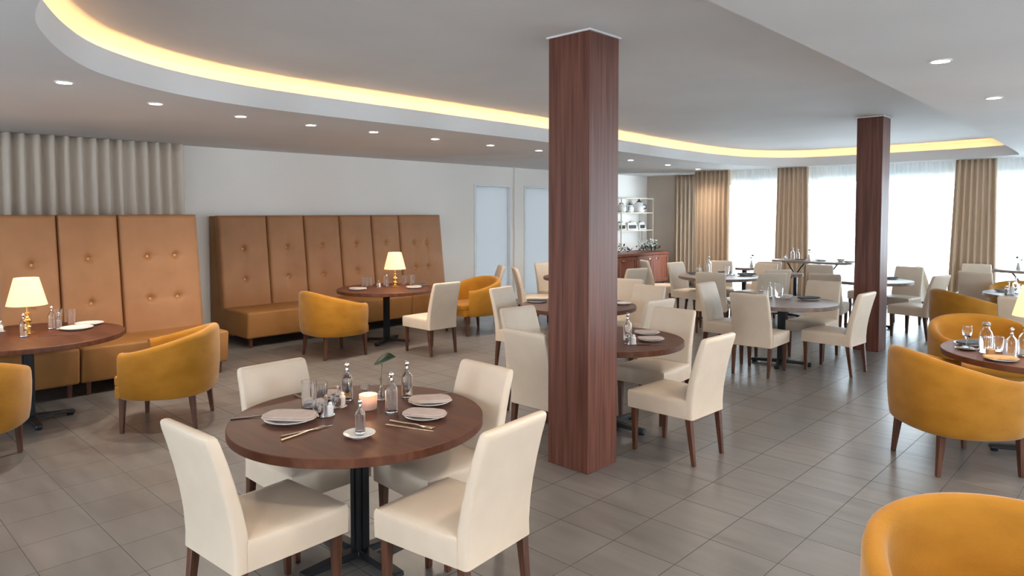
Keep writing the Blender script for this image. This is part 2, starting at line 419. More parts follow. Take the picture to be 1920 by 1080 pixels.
# downlights
dl = [(-5.70, 1.39), (-6.25, 2.19), (-6.49, 3.04), (-6.6, 3.85), (-6.64, 4.67), (-6.71, 5.64), (-6.8, 6.7), (-6.86, 7.77), (-6.94, 10.3), (-7.12, 11.84), (-7.36, 13.45), (-1.05, 4.87), (-1.07, 6.72), (-1.04, 3.0), (-1.02, 1.15), (1.6, 4.87), (1.6, 3.0), (1.6, 1.15), (1.6, 6.72), (-1.02, -.8)]
dlab = ['recessed round downlight nearest the camera in the left soffit', 'second recessed downlight from the left in the soffit row', 'third recessed downlight from the left in the soffit row',
        'fourth recessed downlight from the left in the soffit row', 'fifth recessed downlight from the left in the soffit row', 'sixth recessed downlight from the left in the soffit row',
        'seventh recessed downlight from the left in the soffit row', 'recessed downlight just left of the near pillar', 'recessed downlight just right of the near pillar',
        'recessed downlight above the buffet cabinet', 'farthest recessed downlight by the curtains near the buffet', 'right hand recessed downlight nearer the camera', 'right hand recessed downlight farther away, above the mustard armchairs']
for k in range(len(dl) - len(dlab)): dlab.append('recessed ceiling downlight outside the picture, ' + ['just above the top edge', 'added above the camera for fill light', 'added for fill light right of the right hand pair', 'added for fill light, first beyond the right edge', 'added for fill light, second beyond the right edge', 'added for fill light, third beyond the right edge', 'added for fill light behind the camera'][k])  # all but the first are unseen lamps added to light the foreground
spot = bpy.data.lights.new('downlight_beam', 'SPOT'); spot.energy = 85; spot.color = (1, .85, .68); spot.spot_size = R(150); spot.spot_blend = .8; spot.shadow_soft_size = .06
first = None
for (x, y), lb in zip(dl, dlab):
    if first is None:
        first = thing('ceiling_downlight', lb, 'downlight', (x, y, LOW), 0, 'recessed ceiling downlights')
        MB().lathe([(.048, -.001), (.062, -.001), (.064, -.006), (.050, -.008), (.048, -.001)], seg=28).build('trim_ring', 'white_trim', first)
        MB().lathe([(0, -.0035), (.05, -.0035), (.05, -.001), (0, -.001)], seg=28).build('lens', 'downlight', first)
    else: dup(first, (x, y, LOW), 0, lb)
    s = bpy.data.objects.new('downlight_beam', spot); col.objects.link(s); s.location = (x, y, LOW - .02)

# ================================================================= CURTAINS
def curtain(name, label, p0, p1, z0, z1, folds, amp, material, cat='curtain', group=None, gather=1.0, thick=.006, slant=0.0, heading=True):
    """pleated sheet from p0 to p1; gather <1 narrows the top"""
    n = folds * 10; rows = 14
    a, b_ = Vector(p0), Vector(p1); d = (b_ - a); L_ = d.length; d.normalize(); nr = Vector((-d.y, d.x))
    rnd = random.Random(folds * 31 + int(L_ * 100)); ph = [rnd.uniform(-.5, .5) for _ in range(folds + 2)]; am = [rnd.uniform(.65, 1.15) for _ in range(folds + 2)]
    b = bmesh.new(); grid = []
    for r in range(rows + 1):
        v = r / rows; z = z1 + (z0 - z1) * v; row = []
        g = gather + (1 - gather) * v
        for i in range(n + 1):
            u = i / n; k = u * folds; j = int(min(k, folds - 1e-6)); f = k - j
            A = amp * (am[j] * (1 - f) + am[j + 1] * f); phs = ph[j] * (1 - f) + ph[j + 1] * f
            s = sin(2 * pi * k + phs * v * .25) * A * (.75 + .35 * v)
            s += .15 * A * sin(4 * pi * k + 1 + 2 * phs)
            q = a + d * ((u - .5) * g * L_ + .5 * L_ + slant * (1 - v)) + nr * s
            row.append(b.verts.new((q.x, q.y, z)))
        grid.append(row)
    for r in range(rows):
        for i in range(n): b.faces.new((grid[r][i], grid[r][i + 1], grid[r + 1][i + 1], grid[r + 1][i]))
    me = bpy.data.meshes.new(name); b.to_mesh(me); b.free(); me.materials.append(M[material])
    me.polygons.foreach_set('use_smooth', [True] * len(me.polygons))
    o = bpy.data.objects.new(name, me); col.objects.link(o)
    if thick:
        s = o.modifiers.new('thickness', 'SOLIDIFY'); s.thickness = thick; s.offset = 0
    return tag(o, label, cat, group)
curtain('pleated_curtain', 'oatmeal pleated curtain hanging behind the nearer high camel banquette', (XL + .19, .9), (XL + .19, 3.76), .02, LOW - .005, 19, .085, 'pale_curtain', gather=.98)
g = 'taupe curtains along the window side'
curtain('pleated_curtain', 'taupe curtain in the recess directly beside the buffet cabinet', (-9.02, YA - .12), (-8.02, YA - .12), .02, LOW - .005, 9, .05, 'curtain', group=g)
curtain('pleated_curtain', 'wide taupe curtain hanging left of the first bright window', (-7.82, YF - .24), (-6.98, YF - .24), .02, LOW - .005, 8, .05, 'curtain', group=g)
curtain('pleated_curtain', 'taupe curtain in the middle, hanging behind the long high table', (-6.0, YF - .22), (-5.27, YF - .22), .02, LOW - .005, 7, .05, 'curtain', group=g, gather=.86)
curtain('pleated_curtain', 'taupe curtain on the right, hanging behind the far cream chairs', (-2.88, YF - .22), (-2.15, YF - .22), .02, LOW - .005, 7, .05, 'curtain', group=g, gather=.82, slant=.03)
g = 'white sheer curtains over the windows'
curtain('sheer_curtain', 'white sheer curtain glowing between the first two taupe window curtains', (-7.0, YF - .12), (-5.9, YF - .12), .03, LOW - .01, 14, .022, 'sheer', 'sheer curtain', g, thick=0)
curtain('sheer_curtain', 'broad white sheer curtain behind the far walnut pillar', (-5.4, YF - .12), (-2.75, YF - .12), .03, LOW - .01, 36, .022, 'sheer', 'sheer curtain', g, thick=0)
curtain('sheer_curtain', 'white sheer curtain at the right edge, past the last taupe curtain', (-2.35, YF - .12), (.6, YF - .12), .03, LOW - .01, 38, .022, 'sheer', 'sheer curtain', g, thick=0)

# ================================================================= BANQUETTES
def puffed_panel(w_, h_, th, buttons, res=44):
    """upholstered back panel in local x (width) and z (height), front towards -y... returns MB and button points"""
    rings_x = max(6, int(w_ * res)); rings_z = int(h_ * res)
    b = bmesh.new(); g = []
    def depth(x, z):
        e = min(x, w_ - x, z, h_ - z)
        r = .045
        base = th - (0 if e >= r else (r - math.sqrt(max(0, r * r - (r - e) ** 2))))
        d = 0
        for bx, bz in buttons:
            q = hypot((x - bx), (z - bz)); d += .034 * math.exp(-(q / .030) ** 2) + .012 * math.exp(-(q / .09) ** 2)
            d += .012 * math.exp(-abs(z - bz) / .02) * math.exp(-abs(x - bx) / .10) + .012 * math.exp(-abs(x - bx) / .02) * math.exp(-abs(z - bz) / .10)
        d -= .012 * sin(pi * x / w_)
        return base - d
    xs_ = sorted(set([0, .008, .02, .035] + [w_ - v for v in (0, .008, .02, .035)] + [.05 + (w_ - .1) * i / rings_x for i in range(rings_x + 1)]))
    zs_ = sorted(set([0, .008, .02, .035] + [h_ - v for v in (0, .008, .02, .035)] + [.05 + (h_ - .1) * i / rings_z for i in range(rings_z + 1)]))
    for z in zs_:
        g.append([b.verts.new((x, depth(x, z), z)) for x in xs_])
    for r in range(len(zs_) - 1):
        for i in range(len(xs_) - 1): b.faces.new((g[r][i], g[r][i + 1], g[r + 1][i + 1], g[r + 1][i]))
    # sides and back
    bo = [g[0][i] for i in range(len(xs_))] + [g[r][-1] for r in range(1, len(zs_))] + [g[-1][i] for i in range(len(xs_) - 2, -1, -1)] + [g[r][0] for r in range(len(zs_) - 2, 0, -1)]
    bk = [b.verts.new((v.co.x, 0, v.co.z)) for v in bo]
    for i in range(len(bo)): j = (i + 1) % len(bo); b.faces.new((bo[i], bo[j], bk[j], bk[i]))
    b.faces.new(bk)
    bmesh.ops.recalc_face_normals(b, faces=b.faces)
    return b, depth
def banquette(label, xback, y0, y1, seams, buttons, top, seat_cuts, seat_x=1.15, back_bottom=.42, back_top=.26):
    """back wall plane at xback, opens to +X, spans y0..y1"""
    root = thing('high_back_banquette', label, 'banquette', (xback, y0, 0))
    L_ = y1 - y0
    # solid wedge back frame
    x_t, x_b = back_top, back_bottom
    f = MB()
    f.hexa([(0, 0, .10), (x_b - .08, 0, .10), (x_b - .08, L_, .10), (0, L_, .10)], [(0, 0, top), (x_t - .09, 0, top), (x_t - .09, L_, top), (0, L_, top)], .012, 2)
    f.build('back_frame', 'camel_side', root)
    # reclined puffed panels
    h_ = math.hypot(top - .40, x_b - x_t); lean = atan2(x_b - x_t, top - .40)
    for (a, c), bts in zip(zip(seams, seams[1:]), buttons):
        w_ = c - a - .008
        pts = [(w_ * u, v - .40) for u, v in bts]
        b, dep = puffed_panel(w_, h_, .10, pts)
        # local (x,y,z) -> width along +Y, depth along +X, leaning
        m = Matrix.Translation((x_b - .10, a + .004, .40)) @ Matrix.Rotation(-lean, 4, 'Y') @ Matrix(((0, 1, 0, 0), (1, 0, 0, 0), (0, 0, 1, 0), (0, 0, 0, 1)))
        b.transform(m); bmesh.ops.recalc_face_normals(b, faces=b.faces)
        mb = MB(); mb._add(b)
        p = mb.build('back_panel', 'camel', root, angle=50)
        for bx, bz in pts:
            q = m @ Vector((bx, dep(bx, bz) + .014, bz))
            k = MB(); k.lathe([(0, .014), (.011, .012), (.018, .004), (.014, -.006), (0, -.008)], seg=14)
            bt = k.build('button', 'button', p, loc=q); bt.rotation_euler = (0, R(90), 0)
    # seat blocks
    for a, c in zip(seat_cuts, seat_cuts[1:]):
        s = MB(); s.hexa([(0.05, a + .003, .13), (seat_x - .03, a + .003, .13), (seat_x - .03, c - .003, .13), (.05, c - .003, .13)],
                         [(0.05, a + .003, .475), (seat_x, a + .003, .48), (seat_x, c - .003, .48), (.05, c - .003, .475)], .028, 3)
        s.build('seat', 'camel_side', root)
        for yy in (a + .08, c - .08):
            MB().taper((seat_x - .10, yy, 0), (seat_x - .10, yy, .14), .034, .045).build('leg', 'leg_wood', root)
            MB().taper((.25, yy, 0), (.25, yy, .14), .034, .045).build('leg', 'leg_wood', root)
    return root
banquette('long camel leather banquette with six tufted back panels, beside the frosted glass', XL + .03, 4.14, 8.22,
          [0, .73, 1.33, 1.95, 2.56, 3.12, 4.06], [[(.48, 1.28), (.48, .84)], [(.48, 1.28), (.48, .84)], [(.45, 1.28), (.45, .83)], [(.45, 1.28), (.45, .85)], [(.45, 1.28), (.45, .85)],
          [(.30, 1.27), (.60, 1.27), (.30, .83), (.60, .83)]], 1.745, [0, 1.36, 2.72, 4.06])
# nearer banquette stands further from the wall, in front of the curtain
banquette('nearer camel leather banquette at the left edge, standing before the pleated curtain', -8.72, .30, 3.42,
          [0, .62, 1.12, 1.66, 2.24, 3.10], [[(.5, 1.28), (.5, .84)], [(.5, 1.28), (.5, .84)], [(.55, 1.26), (.55, .84)], [(.47, 1.30), (.47, .82)], [(.33, 1.30), (.68, 1.30), (.33, .82), (.68, .82)]],
          1.765, [0, .82, 1.64, 3.10], seat_x=1.11, back_bottom=.46, back_top=.28)

# ================================================================= CHAIR PROTOTYPES
def make_chair(label):
    root = thing('dining_chair', label, 'chair', group='cream leather dining chairs')
    # seat: slightly wider at the front, gently crowned
    nx, ny = 12, 12; b = bmesh.new()
    def pt(i, j):
        u, v = i / nx, j / ny; w_ = .222 + .016 * v
        x = (u * 2 - 1) * w_; y = -.215 + v * .475
        z = .462 + .018 * (1 - (2 * u - 1) ** 4) * (1 - (2 * v - 1) ** 4)
        return x, y, z
    g = [[b.verts.new(pt(i, j)) for i in range(nx + 1)] for j in range(ny + 1)]
    for j in range(ny):
        for i in range(nx): b.faces.new((g[j][i], g[j][i + 1], g[j + 1][i + 1], g[j + 1][i]))
    bo = g[0][:] + [g[j][-1] for j in range(1, ny + 1)] + g[-1][-2::-1] + [g[j][0] for j in range(ny - 1, 0, -1)]
    prev = bo; edges_round = []
    for dz, ins in ((-.012, -.007), (-.03, -.009), (-.13, -.006)):
        cur = []
        for v in bo:
            c = v.co; d = Vector((c.x, c.y - .02, 0)).normalized()
            cur.append(b.verts.new((c.x - d.x * ins, c.y - d.y * ins, .462 + dz)))
        for i in range(len(bo)): k = (i + 1) % len(bo); b.faces.new((prev[i], prev[k], cur[k], cur[i]))
        prev = cur
    b.faces.new(prev[::-1]); bmesh.ops.recalc_face_normals(b, faces=b.faces)
    mb = MB(); mb._add(b); mb.build('seat', 'cream', root, angle=60)
    # back: lofted, leaning, slightly hollow
    rings = []
    rows = [(.325, 0), (.33, .0), (.40, .0), (.5, .01), (.6, .028), (.7, .052), (.8, .080), (.88, .106), (.905, .114), (.915, .117), (.92, .119)]
    for k, (z, off) in enumerate(rows):
        w_ = .222 - .010 * (z - .33) / .6
        th = .075 - .022 * (z - .33) / .6
        sh = {0: .012, 8: .002, 9: .008, 10: .02}.get(k, 0)
        w2, t2 = w_ - sh, th / 2 - sh * .9; yc = -.235 - off
        ring = []
        rr = min(.018, t2 * .8)
        for cx, cy_, a0 in ((w2 - rr, t2 - rr, 0), (-w2 + rr, t2 - rr, 90), (-w2 + rr, -t2 + rr, 180), (w2 - rr, -t2 + rr, 270)):
            for a in (0, 30, 60, 90):
                x = cx + rr * cos(R(a0 + a)); y = cy_ + rr * sin(R(a0 + a))
                ring.append((x, yc + y - .012 * (1 - (x / w2) ** 2) * min(1, max(0, (z - .45) * 3)), z))
        rings.append(ring)
    mb = MB(); mb.loft(rings); bk = mb.build('backrest', 'cream', root, angle=50)
    # legs
    for sx in (-1, 1):
        MB().taper((sx * .200, .228, 0), (sx * .205, .225, .335), .028, .044).build('leg', 'leg_wood', root)
        m2 = MB(); m2.taper((sx * .195, -.275, 0), (sx * .2, -.235, .335), .028, .044); m2.build('leg', 'leg_wood', root)
    return root

def make_armchair(label):
    root = thing('tub_armchair', label, 'armchair', group='mustard velvet tub armchairs')
    W, D = .425, .385                    # half width, half depth
    # plan path from right arm front, round the back, to left arm front
    path = []
    n = 44
    for i in range(n + 1):
        t = i / n
        a = -R(42) + t * R(264)          # right front -> back -> left front, measured so that -90deg is the back
        ang = R(42) - t * R(264)
        c_, s_ = cos(ang), sin(ang)
        e = 2.5
        r = (abs(c_) ** e + abs(s_) ** e) ** (-1 / e)
        path.append((W * r * c_, D * r * s_))
    rings = []
    for i, (x, y) in enumerate(path):
        t = i / n; a, c = path[max(i - 1, 0)], path[min(i + 1, n)]
        tx, ty = c[0] - a[0], c[1] - a[1]; l = hypot(tx, ty); nx_, ny_ = ty / l, -tx / l   # points outward or inward
        if nx_ * x + ny_ * y < 0: nx_, ny_ = -nx_, -ny_
        back = .5 - .5 * cos(2 * pi * t); h = .665 + .165 * back ** .8
        th = .070
        P_ = lambda off, z: (x + nx_ * off, y + ny_ * off, z)
        zb = .285
        prof = [(-.055, zb), (-.022, zb + .002), (-.010, zb + .014), (.0, .36), (.010, .48), (.012, .6 if h > .7 else .56), (.010, h - .045), (.002, h - .016), (-.016, h - .002), (-.034, h), (-.052, h - .010), (-.064, h - .035), (-.070, h - .09), (-.078, .5), (-.085, .40), (-.08, zb + .01)]
        rings.append([P_(o_, z_) for o_, z_ in prof])
    mb = MB(); mb.loft(rings); sh = mb.build('shell', 'mustard', root, angle=55)
    # welt seam on the inside edge of the rim
    welt = [((r[10][0]), r[10][1], r[10][2] + .003) for r in rings]
    # seat base and cushion fill the plan
    def inner(off, front):
        pts = []
        for i, (x, y) in enumerate(path):
            a, c = path[max(i - 1, 0)], path[min(i + 1, n)]
            tx, ty = c[0] - a[0], c[1] - a[1]; l = hypot(tx, ty); nx_, ny_ = ty / l, -tx / l
            if nx_ * x + ny_ * y < 0: nx_, ny_ = -nx_, -ny_
            pts.append((x - nx_ * off, y - ny_ * off))
        f0, f1 = pts[-1], pts[0]
        pts += [(f0[0] + .02, front - .01), (f0[0] + .06, front + .004), (0, front + .015), (f1[0] - .06, front + .004), (f1[0] - .02, front - .01)]
        return pts
    mb = MB(); mb.prism(inner(.045, .335), .287, .375); mb.build('seat_base', 'mustard', root)
    mb = MB(); mb.prism(inner(.087, .35), .37, .455, .02, 3); mb.build('seat_cushion', 'mustard', root, angle=50)
    for sx in (-1, 1):
        MB().taper((sx * .29, .275, 0), (sx * .285, .265, .295), .028, .048).build('leg', 'leg_wood', root)
        MB().taper((sx * .265, -.285, 0), (sx * .25, -.255, .295), .028, .048).build('leg', 'leg_wood', root)
    return root

chair0 = make_chair('tmp'); used = [False]
def chair(x, y, face, label):
    rz = R(face - 90)
    if not used[0]:
        used[0] = True; chair0.location = (x, y, 0); chair0.rotation_euler = (0, 0, rz); chair0['label'] = label; return chair0
    return dup(chair0, (x, y, 0), rz, label)
arm0 = make_armchair('tmp'); used_a = [False]
def armchair(x, y, face, label):
    rz = R(face - 90)
    if not used_a[0]:
        used_a[0] = True; arm0.location = (x, y, 0); arm0.rotation_euler = (0, 0, rz); arm0['label'] = label; return arm0
    return dup(arm0, (x, y, 0), rz, label)

# ================================================================= TABLES
def round_table(x, y, r, label, rz=0, top='table_wood', group='round dining tables', arm=.34):
    root = thing('round_table', label, 'table', (x, y, 0), 0, group)
    m = MB(); m.lathe([(0, .706), (r - .004, .706), (r, .710), (r, .7465), (r - .0035, .75), (0, .75)], seg=72); m.build('tabletop', top, root)
    c = MB(); c.box((-.036, -.036, .05), (.036, .036, .69), .004, 1)
    for sx, sy in ((1, 0), (-1, 0), (0, 1), (0, -1)):
        c.box((sx * .032 - .011, sy * .032 - .011, .05), (sx * .032 + .011, sy * .032 + .011, .69))
    c.box((-.16, -.16, .688), (.16, .16, .706), .003, 1)
    c.build('column', 'black_metal', root, rz=rz)
    f = MB()
    for k in range(4):
        mt = Matrix.Rotation(rz + k * pi / 2, 4, 'Z')
        q = [(.03, -.032, .02), (arm, -.028, .02), (arm, .028, .02), (.03, .032, .02)]; t_ = [(.03, -.03, .062), (arm - .005, -.026, .045), (arm - .005, .026, .045), (.03, .03, .062)]
        f.hexa(q, t_, .004, 1, mt)
    f.build('cross_base', 'black_metal', root)
    for k in range(4):
        a = rz + k * pi / 2; g = MB(); g.lathe([(0, 0), (.026, 0), (.028, .012), (.02, .022), (0, .022)], ((arm - .035) * cos(a), (arm - .035) * sin(a), 0), 14); g.build('foot', 'black_metal', root)
    return root
TB = {}
def tb(key, x, y, r, label, **k): TB[key] = (x, y, r); round_table(x, y, r, label, **k)
tb('T1', -3.02, 2.02, .64, 'round walnut table in the foreground with a candle and four cream chairs')
tb('T2', -7.06, 1.40, .73, 'round walnut table at the left edge under a lit lamp, before the nearer banquette')
tb('T3', -7.86, 5.72, .67, 'round walnut table with a lit lamp before the six panel banquette', rz=.5)
tb('T4', -4.87, 6.20, .65, 'round table half hidden behind the near pillar, farther of the two there')
tb('T5', -3.38, 4.74, .60, 'round table close behind the near pillar, its right half showing')
tb('T6', -3.33, 8.12, .62, 'round table left of the far pillar ringed by four cream chairs', top='grey_table', rz=.25)
tb('T7', -5.42, 10.62, .64, 'round table with tall condiment bottles near the buffet cabinet', top='grey_table', rz=.3)
tb('T9', -3.42, 11.65, .62, 'round table partly hidden behind the far pillar, close to the windows', top='grey_table', rz=.4)
tb('T11', -1.22, 11.05, .60, 'round table at the right edge behind the middle mustard armchairs', top='grey_table')
tb('T12', -.66, 6.40, .66, 'round table at the right edge with a lamp and a water carafe', top='table_wood', rz=.45)
tb('T13', -7.0, 8.95, .60, 'round table far behind the near pillar, beside the frosted glass')
tb('T14', -5.98, 12.78, .36, 'small round table behind the table with tall condiment bottles', top='grey_table', arm=.26)
tb('T8b', -4.82, 11.93, .27, 'small low round table in front of the long high table', top='grey_table', arm=.24)

def high_table(x0, x1, y, label, z=.91):
    root = thing('high_table', label, 'table', ((x0 + x1) / 2, y, 0)); L_ = (x1 - x0) / 2; d = .32
    pts = []
    for k in range(40):
        a = 2 * pi * k / 40; c_, s_ = cos(a), sin(a); r = (abs(c_) ** 3.2 + abs(s_) ** 3.2) ** (-1 / 3.2); pts.append((L_ * r * c_, d * r * s_))
    m = MB(); m.prism(pts, z - .04, z, .006, 2); m.build('tabletop', 'grey_table', root)
    for sx in (-1, 1):
        cx = sx * (L_ - .42)
        m = MB()
        for s2 in (-1, 1): m.tube([(cx + s2 * .17, 0, z - .04), (cx, 0, z - .28)], .014, 6)
        m.box((cx - .19, -.02, z - .06), (cx + .19, .02, z - .04)); m.build('bracket', 'black_metal', root)
        m = MB(); m.box((cx - .03, -.03, .03), (cx + .03, .03, z - .26), .004, 1); m.box((cx - .14, -.25, 0), (cx + .14, .25, .03), .004, 1); m.build('leg', 'black_metal', root)
    return root
high_table(-5.52, -4.1, 13.05, 'long high table standing before the middle taupe curtain and window')
high_table(-2.05, -.35, 13.15, 'high table at the right edge, standing before the last sheer curtain')

# ================================================================= CHAIRS
chair(-2.93, 1.465, 94, 'cream chair at the foreground table, front left, its back to the camera')
chair(-2.34, 2.07, 186, 'cream chair at the foreground table, front right, back toward the near pillar')
chair(-3.45, 1.96, 2, 'cream chair at the foreground table, back left, partly behind the tabletop')
chair(-2.88, 2.44, -92, 'cream chair at the foreground table, back right, left of the near pillar')
chair(-6.92, 5.72, 178, 'cream chair pulled up to the lamp table before the six panel banquette')
chair(-8.22, 7.87, 236, 'cream chair behind the mustard armchair by the frosted glass')
chair(-5.36, 5.84, 8, 'cream chair left of the half hidden table, between armchair and near pillar')
chair(-4.05, 4.66, -4, 'cream chair just left of the near pillar, facing right, its back top showing')
chair(-3.47, 4.12, 90, 'cream chair touching the left edge of the near pillar, back to the camera')
chair(-3.28, 5.26, -88, 'cream chair behind the table at the near pillar, facing the camera')
chair(-2.68, 4.60, 178, 'cream chair standing free just right of the near pillar, facing left')
chair(-4.08, 6.14, 172, 'cream chair of two overlapping backs right of the near pillar, nearer one')
chair(-4.55, 6.85, -88, 'cream chair of two overlapping backs right of the near pillar, farther one')
chair(-7.33, 8.25, 52, 'cream chair seen edge on before the second frosted pane')
chair(-7.62, 9.1, -10, 'cream chair showing between the frosted pane and the near pillar')
chair(-6.42, 9.32, 165, 'cream chair right of the near pillar in front of the buffet, back to the camera')
chair(-5.12, 7.35, -75, 'cream chair nearly hidden behind the right edge of the near pillar')
chair(-3.90, 8.0, 0, 'cream chair on the left of the table beside the far pillar, facing right')
chair(-3.34, 7.55, 94, 'cream chair at the table beside the far pillar, back to the camera')
chair(-2.76, 8.20, 176, 'cream chair on the right of the table beside the far pillar, facing left')
chair(-3.22, 8.82, -90, 'cream chair on the far side of the table beside the far pillar')
chair(-6.0, 10.78, -8, 'cream chair left of the condiment bottle table, facing right')
chair(-5.03, 9.68, 112, 'cream chair in front of the condiment bottle table, back to the camera')
chair(-5.10, 11.3, -98, 'cream chair on the far right side of the condiment bottle table')
chair(-5.80, 11.42, -64, 'cream chair on the far side of the condiment bottle table, behind the bottles')
chair(-6.80, 11.15, 50, 'cream chair seen from the side right in front of the buffet doors')
chair(-5.44, 12.42, 130, 'cream chair back at the left end of the long high table')
chair(-4.66, 10.76, 142, 'cream chair right of the bottle table, farther of two overlapping')
chair(-4.46, 10.10, 142, 'cream chair right of the bottle table, nearer of two overlapping')
chair(-3.66, 10.62, 100, 'cream chair left of the far pillar, back to the camera')
chair(-4.36, 12.36, 100, 'cream chair tucked under the long high table')
chair(-3.80, 12.78, -80, 'cream chair back just left of the far pillar behind the other chairs')
chair(-3.12, 12.2, -98, 'cream chair right of the far pillar behind the table, facing the camera')
chair(-2.66, 11.22, 165, 'cream chair between the far pillar and the armchairs, facing left')
chair(-2.68, 12.95, 25, 'cream chair seen edge on at the foot of the right taupe curtain')
chair(-2.38, 13.66, -85, 'cream chair against the right taupe curtain, facing the camera')
chair(-2.12, 12.52, 92, 'cream chair before the high table at right, back to the camera')
chair(-1.10, 9.15, 88, 'cream chair at the right edge behind the table with the carafe')

armchair(-6.22, 2.24, 233, 'mustard velvet armchair at the lamp table by the nearer banquette, right of it')
armchair(-6.12, .78, 150, 'mustard velvet armchair cut off by the left edge of the picture')
armchair(-7.65, 4.76, 88, 'mustard velvet armchair in the centre left, its rounded back to the camera')
armchair(-7.60, 7.10, 260, 'mustard velvet armchair beside the frosted glass, facing the six panel banquette')
armchair(-1.10, 5.76, 45, 'large mustard velvet armchair on the right, its back to the camera')
armchair(-1.22, 7.52, -62, 'mustard velvet armchair behind the carafe table, showing its hollow inside')
armchair(-1.85, 10.32, 42, 'mustard velvet armchair third from the front on the right')
armchair(-1.45, 11.78, -75, 'mustard velvet armchair farthest away, only its back top showing')
armchair(-.28, 2.50, -62, 'mustard velvet armchair cut off at the bottom right corner')

# ================================================================= BUFFET AND SHELF
CX, CY0, CY1, CH = -9.0, 12.2, 15.05, .84
root = thing('buffet_cabinet', 'long reddish wooden buffet cabinet with panel doors against the left wall', 'cabinet', (CX, CY0, 0))
Lc = CY1 - CY0; back = XL + .03 - CX
m = MB(); m.box((back, 0, .10), (-.03, Lc, CH - .05), .004, 1); m.build('body', 'cabinet_wood', root)
m = MB(); m.box((back, .03, 0), (-.10, Lc - .03, .10)); m.build('plinth', 'dark_trim', root)
m = MB(); m.box((back, -.03, CH - .05), (.03, Lc + .03, CH - .022), .006, 2); m.box((back, -.015, CH - .03), (.012, Lc + .015, CH), .004, 1); m.build('counter', 'cabinet_wood', root)
nd = 4
for k in range(nd):
    a = .03 + k * (Lc - .06) / nd; c = a + (Lc - .06) / nd - .012
    m = MB(); m.box((-.03, a, .13), (-.004, c, CH - .07), .004, 1)
    m.box((-.004, a + .0, .13), (.008, a + .07, CH - .07), .003, 1); m.box((-.004, c - .07, .13), (.008, c, CH - .07), .003, 1)
    m.box((-.004, a + .07, .13), (.008, c - .07, .20), .003, 1); m.box((-.004, a + .07, CH - .14), (.008, c - .07, CH - .07), .003, 1)
    d = m.build('door', 'cabinet_wood', root)
    yy = (c - .17) if k % 2 == 0 else (a + .1)
    h = MB(); h.box((.008, yy, CH - .16), (.03, yy + .12, CH - .135), .006, 2); hh = h.build('handle', 'chrome', d)
SX = -9.62
root = thing('shelf_rack', 'open cream metal shelf rack standing on the buffet cabinet', 'shelf', (SX, 12.35, CH))
m = MB(); Ls = 2.75; hs = 1.31
for yy in (0, Ls / 2, Ls):
    for xx in (-.2, .12): m.box((xx - .012, yy - .012, 0), (xx + .012, yy + .012, hs))
for xx in (-.2, .12): m.box((xx - .012, 0, hs - .024), (xx + .012, Ls, hs))
for yy in (0, Ls): m.box((-.2, yy - .012, hs - .024), (.12, yy + .012, hs))
m.build('frame', 'frame_metal', root)
SH = [.50, .93]
for z in SH:
    m = MB(); m.box((-.2, .0, z), (.12, Ls, z + .028), .003, 1); m.build('shelf_board', 'frame_metal', root)

def teapot(loc, rz, s, label, name='ceramic_jar'):
    r = thing(name, label, 'jar', loc, rz, 'white ceramic jars on the upper shelf')
    m = MB(); m.lathe([(0, 0), (.06 * s, 0), (.078 * s, .03 * s), (.075 * s, .08 * s), (.05 * s, .12 * s), (.035 * s, .13 * s), (0, .132 * s)], seg=20)
    m.build('body', 'china', r)
    m = MB(); m.lathe([(0, .128 * s), (.036 * s, .13 * s), (.02 * s, .148 * s), (.008 * s, .152 * s), (.012 * s, .165 * s), (0, .172 * s)], seg=14); m.build('lid', 'dark_trim', r)
    m = MB(); m.tube([(.07 * s, 0, .04 * s), (.115 * s, 0, .05 * s), (.115 * s, 0, .09 * s), (.068 * s, 0, .095 * s)], .007 * s, 6); m.build('handle', 'dark_trim', r)
for k, (y, s) in enumerate(((12.9, 1.4), (13.26, 1.5), (13.6, 1.4), (13.94, 1.55), (14.28, 1.4), (14.7, 1.95))):
    teapot((SX - .03, y, CH + SH[1] + .029), 1.2 + k, s, 'white ceramic jar on the upper shelf, ' + ('the largest and rightmost' if k == 5 else ['leftmost', 'second from left', 'third from left', 'fourth from left', 'next to the largest'][k]))
for k, (y, w_) in enumerate(((13.0, .34), (13.42, .38), (13.86, .40), (14.32, .40), (14.74, .32))):
    r = thing('serving_box', 'white serving box on the lower shelf, ' + ['leftmost', 'second from left', 'the middle one', 'second from right', 'the small rightmost one'][k], 'box', (SX - .03, y, CH + SH[0] + .029), .1 * (k % 3 - 1), 'white boxes on the lower shelf')
    m = MB(); m.hexa([(-.10, -w_ / 2, 0), (.10, -w_ / 2, 0), (.10, w_ / 2, 0), (-.10, w_ / 2, 0)], [(-.08, -w_ / 2 + .02, .17), (.08, -w_ / 2 + .02, .17), (.08, w_ / 2 - .08, .20), (-.08, w_ / 2 - .08, .20)], .014, 2); m.build('box_body', 'paper', r)
    m = MB(); m.box((.088, -w_ / 2 + .04, .03), (.1, w_ / 2 - .08, .12), .004, 1); m.lathe([(0, .18), (.02, .18), (.02, .205), (0, .21)], (0, 0, 0), 10); m.build('lid_handle', 'dark_trim', r)
